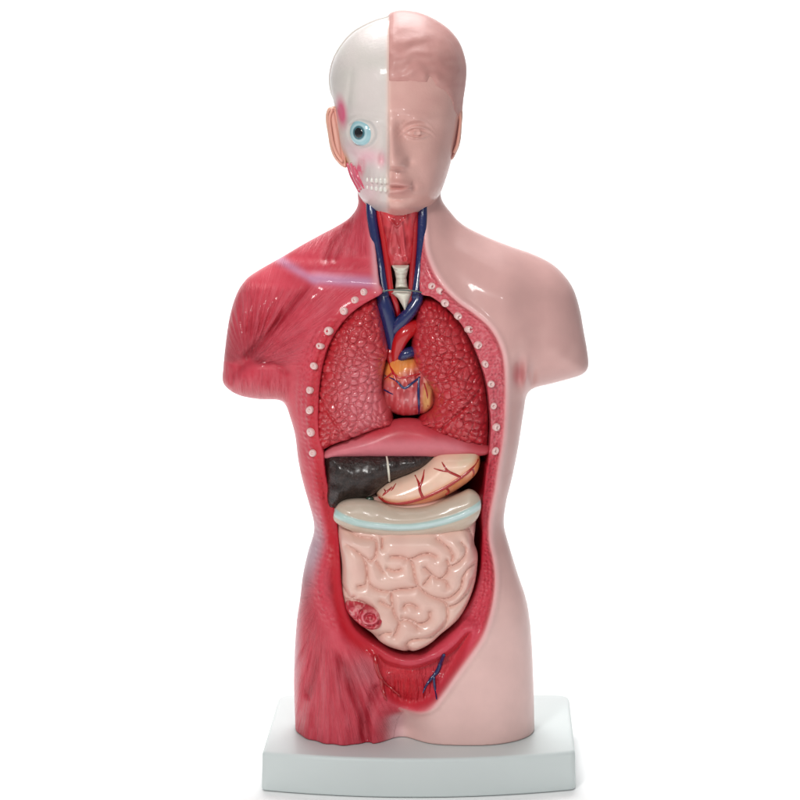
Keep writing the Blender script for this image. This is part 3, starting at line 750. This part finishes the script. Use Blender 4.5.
# ------------------------------------------------------------------ lungs
lungL = [(376, 299), (363, 301), (349, 310), (336, 323), (326, 340), (319, 361), (315.5, 386), (314, 412), (314.5, 438), (318, 456), (327, 452), (338, 447), (356, 441), (374, 434), (390, 430), (393.5, 424), (391, 413), (385.5, 402),
         (382.5, 388), (384.5, 372), (388.5, 354), (386.5, 340), (383.5, 322), (380, 308)]
lungR = [(416.5, 309), (421, 302.5), (433, 300.5), (447, 308), (460, 323), (471, 341), (480, 363), (487, 388), (490, 412), (490.5, 434), (488.5, 453), (478, 451.5), (462, 447), (444, 440), (424, 432), (417.5, 427), (421, 419), (431, 412), (434, 402), (430, 391),
         (421, 380), (414.5, 369), (411, 352), (412.5, 335), (414.5, 320)]
fisL = cr(P([(318, 398), (328, 412), (338, 425), (347, 436), (352, 441)], -70), 4, False)
fisR = cr(P([(478, 393), (464, 407), (450, 420), (440, 431)], -70), 4, False)
def lungfun(fis, sgn):
    def warp(u, v):
        a = vn(u*.06+3, v*.06)*7; b = vn(u*.06+40, v*.06+9)*7
        return (u+a+.25*v)/8., (v+b-.2*u)/6.9
    def rel(u, v, ds, X, Z):
        f1, f2, ci = vor(*warp(u, v), jit=.9); d = dline(fis, X, Z)
        r = 2.6*sm(0, .38, f2-f1)+1.5*(ci-.5)-2.4*f1*f1
        return r*sm(0, 5, ds)*(1-.3*gs(d, 4))-3*gs(d, 1.6)+1.5*gs(d-4, 3)
    def colr(u, v, ds, V):
        f1, f2, ci = vor(*warp(u, v), jit=.9); n = vn(u*.06, v*.06)
        c = np.tile(lin((194, 48, 56)), (len(V), 1))
        if sgn < 0:
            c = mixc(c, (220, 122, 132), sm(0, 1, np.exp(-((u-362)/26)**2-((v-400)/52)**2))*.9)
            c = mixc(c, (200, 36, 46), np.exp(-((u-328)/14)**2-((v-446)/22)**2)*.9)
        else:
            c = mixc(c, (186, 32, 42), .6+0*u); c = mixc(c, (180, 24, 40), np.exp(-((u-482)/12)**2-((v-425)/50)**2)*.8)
        c = mixc(c, (208, 92, 100), ci*.25)
        c = mixc(c, (176, 34, 50), sm(.14, .0, f2-f1)*.25)
        return mixc(c, (186, 40, 54), n*.3)
    return rel, colr
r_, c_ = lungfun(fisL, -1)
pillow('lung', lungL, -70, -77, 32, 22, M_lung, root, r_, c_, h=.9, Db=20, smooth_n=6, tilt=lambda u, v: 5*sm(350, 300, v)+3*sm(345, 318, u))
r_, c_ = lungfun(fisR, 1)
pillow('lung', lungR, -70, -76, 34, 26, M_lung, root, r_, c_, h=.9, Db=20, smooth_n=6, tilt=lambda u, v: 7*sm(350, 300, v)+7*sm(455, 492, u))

# ------------------------------------------------------------------ diaphragm
dia = [(321, 459), (329, 450), (345, 443), (366, 434), (385, 425), (404, 421), (424, 423), (440, 430), (462, 440), (488, 448), (489, 456), (478, 458.5), (455, 459), (400, 459.5), (345, 459.5), (328, 461)]
pillow('diaphragm', dia, -66, -70, 18, 17, M_dia, root, None, lambda u, v, ds, V: mixc(mixc(np.tile(lin((210, 116, 126)), (len(V), 1)), (184, 40, 52), sm(455, 480, u)*.7), (194, 56, 68), sm(446, 432, v)*.9), h=1.0, Db=30, smooth_n=10)

# ------------------------------------------------------------------ liver, gall bladder, stomach
liv = [(325, 456), (345, 455.5), (380, 455), (420, 455), (441, 455), (441, 458), (436, 462), (428, 469), (418, 475), (405, 480), (391, 486), (381, 493), (374, 499), (364, 502), (350, 504), (341, 508), (335, 512), (329, 512), (325.5, 503), (325, 480)]
LV = -72.
liver = pillow('liver', liv, LV, LV, 24, 26, M_liver, root, lambda u, v, ds, X, Z: 1.5*(vn(u*.13, v*.13)-.5)*2, lambda u, v, ds, V: mixc(mixc(np.tile(lin((52, 37, 33)), (len(V), 1)), (30, 20, 18), vn(u*.3, v*.3)), (74, 56, 52), sm(.6, .9, vn(u*.6, v*.6))*.4), h=1.0, smooth_n=24)
def mk_y(poly, ynom, front, D, R):
    pl = cr(P(poly, ynom), 4)
    def fy(u, v):
        x, z = px(u, v, ynom); d = float(sd(pl, np.array([x]), np.array([z]))[0]); t = min(max(d/R, 0), 1); return front+D-D*math.sqrt(1-(1-t)**2)
    return fy
ly = mk_y(liv, LV, LV, 24, 26)
vess('liver_ligament', [(386, 457), (387.5, 463), (388.6, 472), (389.3, 484)], [.8, 1.1, 1.2, 1.0], M_white, liver, ly, .5, .8, LV)
ball('gall_bladder', *P3(370, 499, -66), 3.2, M_green, root, .8, None, 20, 1.3, .8)
sto = [(376, 498), (384, 489.5), (396, 483), (410, 477), (422, 470), (432, 462), (441, 455), (455, 453.5), (470, 453), (478, 455), (481, 464), (479, 475), (472, 484), (460, 493), (444, 502), (428, 508), (412, 511), (396, 511), (384, 507)]
SF = -76.
art = cr(P([(379, 500.5), (386, 503.5), (400, 504.5), (414, 501.5), (430, 495.5), (446, 487.5), (460, 478.5), (471, 470), (480, 461)], SF), 4, False)
def stoc(u, v, ds, V):
    c = np.tile(lin((240, 204, 180)), (len(V), 1)); c = mixc(c, (222, 208, 176), np.exp(-((u-468)/16)**2-((v-459)/9)**2)*.9)
    d = dline(art, V[:, 0], V[:, 2]); x = np.interp(V[:, 0], art[:, 0], art[:, 1]); below = sm(1, -2, V[:, 2]-x)
    c = mixc(c, (240, 140, 70), below*.9); c = mixc(c, (240, 152, 84), gs(d, 3.4)*.8)
    return mixc(c, (244, 180, 160), vn(u*.2, v*.2)*.3)
stom = pillow('stomach', sto, SF, SF, 26, 18, M_org, root, None, stoc, h=.9)
sy = mk_y(sto, SF, SF, 26, 18)
M_sart = mat('stomach_artery_paint', (172, 26, 24), rough=.25, coat=.7)
for pts, rad in [([(379, 500), (386, 503.5), (400, 504.5), (414, 501.5), (430, 495.5), (446, 487.5), (460, 478.5), (471, 470), (478.5, 462)], [.8, 1.1, 1.1, 1.2, 1.2, 1.2, 1.1, 1, .6]),
                 ([(423, 498), (420, 491), (419, 484), (415, 477.5)], [1.1, 1, .9, .4]), ([(420, 487), (423, 479), (424.5, 472)], [.8, .8, .3]),
                 ([(462, 478), (455, 474.5), (448, 471), (444, 466), (442, 463)], [1, .9, .8, .6, .3]), ([(449, 471.5), (441, 470.8), (434, 469.5)], [.7, .6, .3]),
                 ([(446, 488), (449, 493), (446, 497), (448, 500)], [.9, .8, .7, .3]), ([(472, 469), (474, 474), (473, 479)], [.8, .7, .3]),
                 ([(383, 502), (384, 496), (389, 492), (392, 489)], [.9, .8, .8, .3]), ([(386, 494), (384, 492)], [.7, .3]), ([(396, 486), (393, 490), (391, 492)], [.3, .6, .3])]:
    vess('gastric_artery', pts, [q*1.4 for q in rad], M_sart, stom, sy, .35, .6, SF)
vess('gastric_artery', [(381, 505), (392, 509), (405, 510.2), (420, 509), (436, 504)], [.5, .8, .9, .8, .4], M_sart, stom, sy, .35, .6, SF)

# ------------------------------------------------------------------ colon, small bowel
col_ = [(333, 518), (336, 510), (341, 505.5), (350, 503), (364, 502.5), (378, 505), (392, 509.5), (410, 511), (428, 509), (446, 503), (460, 497), (470, 493), (478, 497), (481.5, 505), (481, 514), (477, 523), (468, 531), (452, 535.5), (430, 538.5),
        (405, 540), (380, 539), (358, 536), (342, 530), (334, 524)]
CF = -84.
def colc(u, v, ds, V):
    c = np.tile(lin((200, 180, 162)), (len(V), 1)); c = mixc(c, (196, 182, 164), vn(u*.1, v*.2)*.6)
    c = mixc(c, (224, 204, 192), sm(531, 537, v)*.5)
    d = dline(BND, V[:, 0], V[:, 2]); c = mixc(c, (180, 208, 203), sm(4.4, 2.8, d)*.95); c = mixc(c, (208, 224, 226), gs(d, 1.5)*.7*sm(345, 380, u))
    return c
BND = cr(P([(330, 513), (346, 519.5), (361, 524), (380, 526.8), (400, 528), (422, 526.4), (444, 521.5), (462, 515.5), (484, 505)], CF), 4, False)
def colr(u, v, ds, X, Z): d = dline(BND, X, Z); return .5*(vn(u*.1, v*.15)-.5)*2+1.5*gs(d, 2.8)-.8*gs(d-4.2, 1.4)
colon = pillow('transverse_colon', col_, CF, CF, 15, 17, M_gut, root, colr, colc, h=.9, Db=30)
cy_ = mk_y(col_, CF, CF, 19, 17)
gut = [(334, 512), (336, 530), (338.5, 550), (341, 572), (341, 595), (344, 610), (350, 622), (360, 632), (371, 640), (380, 649), (392, 655), (408, 658.5), (420, 656.5), (432, 650), (442, 641), (452, 633), (461, 624), (470, 608), (476, 590),
       (478.5, 572), (478.5, 560), (475, 549), (477, 535), (480, 518), (478, 505), (400, 500)]
GF = -86.
GR = [[(340, 531), (350, 535), (359, 539.5), (374, 541.5), (376.5, 548), (375, 558), (370, 562), (363, 558), (354, 551), (346, 547)], [(363, 558), (366, 567), (367, 578), (365, 586), (358, 588)],
      [(367, 578), (370, 586), (377, 591), (388, 593), (400, 590.5), (410, 590), (418, 588)], [(376, 563), (379, 568), (383, 574)], [(391, 558), (400, 558), (408, 560.5), (412, 564), (414, 573), (415.5, 581), (418, 588)],
      [(387, 570), (394, 572.5), (401, 571)], [(382, 541), (382, 550)], [(437, 541), (443, 545), (449, 550), (453, 557), (452, 562)], [(406, 561), (413, 559.5), (421, 556), (429, 555), (436, 558)],
      [(425, 569), (430, 574), (436, 579), (441, 580), (446, 576), (449, 568), (447, 562)], [(441, 580), (446, 583), (448, 588)], [(461, 544), (466, 551), (465, 557), (460, 563), (453, 567), (449, 568)],
      [(469, 533), (473, 541), (475, 549)], [(476, 567), (468, 571), (463, 579), (461.5, 588), (456, 595), (448, 600), (438, 600), (428, 596), (418, 588)],
      [(438, 600), (445, 604), (447.5, 612), (447, 621), (444, 629), (438, 636.5), (430, 640), (420, 640.5), (411, 642), (407, 646), (408, 653), (410, 659)], [(447, 609), (456, 606), (464, 600), (471, 591), (474, 584)],
      [(404, 609), (406, 606), (412, 606), (417, 609)], [(430, 614), (429.5, 620), (425, 624), (418, 625), (411, 621.5), (402, 619.5)], [(391, 593), (392, 604), (394.5, 616), (399, 624), (397, 632), (394, 637)],
      [(399, 624), (405, 621.5), (412, 624), (418, 630)], [(380, 603), (387, 607), (393, 609)], [(378, 640), (384, 635), (391, 634.5)], [(341, 591), (350, 600), (362, 604), (372, 610)], [(431, 577), (424, 586)], [(346, 604), (354, 599)]]
GRL = [cr(P(g, GF), 4, False) for g in GR]
def gutr(u, v, ds, X, Z):
    d = np.full(X.shape, 99.)
    for g in GRL: d = np.minimum(d, dline(g, X, Z))
    d = np.minimum(d, np.maximum(ds, 0)+2)
    t = np.minimum(d/11., 1); return 8.5*np.sqrt(1-(1-t)**2)-7.
def gutc(u, v, ds, V):
    d = np.full(len(V), 99.)
    for g in GRL: d = np.minimum(d, dline(g, V[:, 0], V[:, 2]))
    c = np.tile(lin((234, 196, 182)), (len(V), 1)); c = mixc(c, (226, 178, 166), vn(u*.07, v*.07)*.6)
    c = mixc(c, (236, 172, 168), sm(462, 478, u)*.7)
    return mixc(c, (222, 174, 160), gs(d, 1.6)*.25)
bowel = pillow('small_intestine', gut, GF, GF+2, 30, 16, M_gut, root, gutr, gutc, h=.9, Db=36, smooth_n=4, tilt=lambda u, v: 16*sm(548, 526, v))
gy = mk_y(gut, GF, GF+2, 30, 16)
# opened caecum
def cecr(u, v, ds, X, Z):
    r = np.hypot((u-370)/1.25, v-616); return 2.4*np.cos(r*1.05)*sm(12, 9, r)+1.8*gs(np.hypot((u-354)/1., v-612)-5.5, 1.4)+.8*(vn(u*.5, v*.5)-.5)*2-2*gs(ds-4, 1)*0
def cecc(u, v, ds, V):
    r = np.hypot((u-370)/1.25, v-616); c = np.tile(lin((196, 56, 72)), (len(V), 1)); c = mixc(c, (222, 112, 124), np.clip(np.cos(r*1.05), 0, 1)*sm(12, 9, r)*.9)
    c = mixc(c, (168, 24, 42), sm(1.5, 3.2, ds)*sm(6, 4, ds)*.6)
    return mixc(c, (232, 150, 150), sm(.6, .8, vn(u*.5, v*.5))*.6)
cec = [(345, 608), (349, 603), (357, 602.5), (366, 606), (375, 609), (381, 615), (383, 622), (380, 629), (373, 631), (365, 629.5), (357, 625), (349, 617)]
pillow('caecum', cec, GF, -91.5, 14, 6, M_org, root, cecr, cecc, h=.7, tilt=lambda u, v: 6*sm(370, 346, u))

# ------------------------------------------------------------------ pelvic vessels (lie on the shell)
def sv(name, pts, rad, m, n=12, lift=1.5):
    q = cr(pts, 3, False); tube(name, [P3(a, b, surf(a, b)-lift) for a, b in q], np.interp(np.linspace(0, 1, len(q)), np.linspace(0, 1, len(rad)), rad), m, shell, 8, 3, .7)
sv('iliac_vein', [(444, 655), (442, 660), (440, 665), (437, 672), (431, 679), (426, 686), (423, 693)], [1.8, 1.9, 2, 2.2, 1.6, 1.1, .5], M_blue)
sv('iliac_vein', [(434, 677), (434.5, 685), (436, 693), (436.5, 699)], [1.4, 1.3, 1.1, .6], M_blue)
sv('iliac_artery', [(375, 656), (376, 664), (378, 672), (383, 681), (392, 689), (400, 696)], [1.9, 2.3, 2.1, 2.0, 1.5, .6], M_dred)
sv('iliac_artery', [(381, 679), (383, 690), (386, 700)], [1.6, 1.8, .8], M_dred)
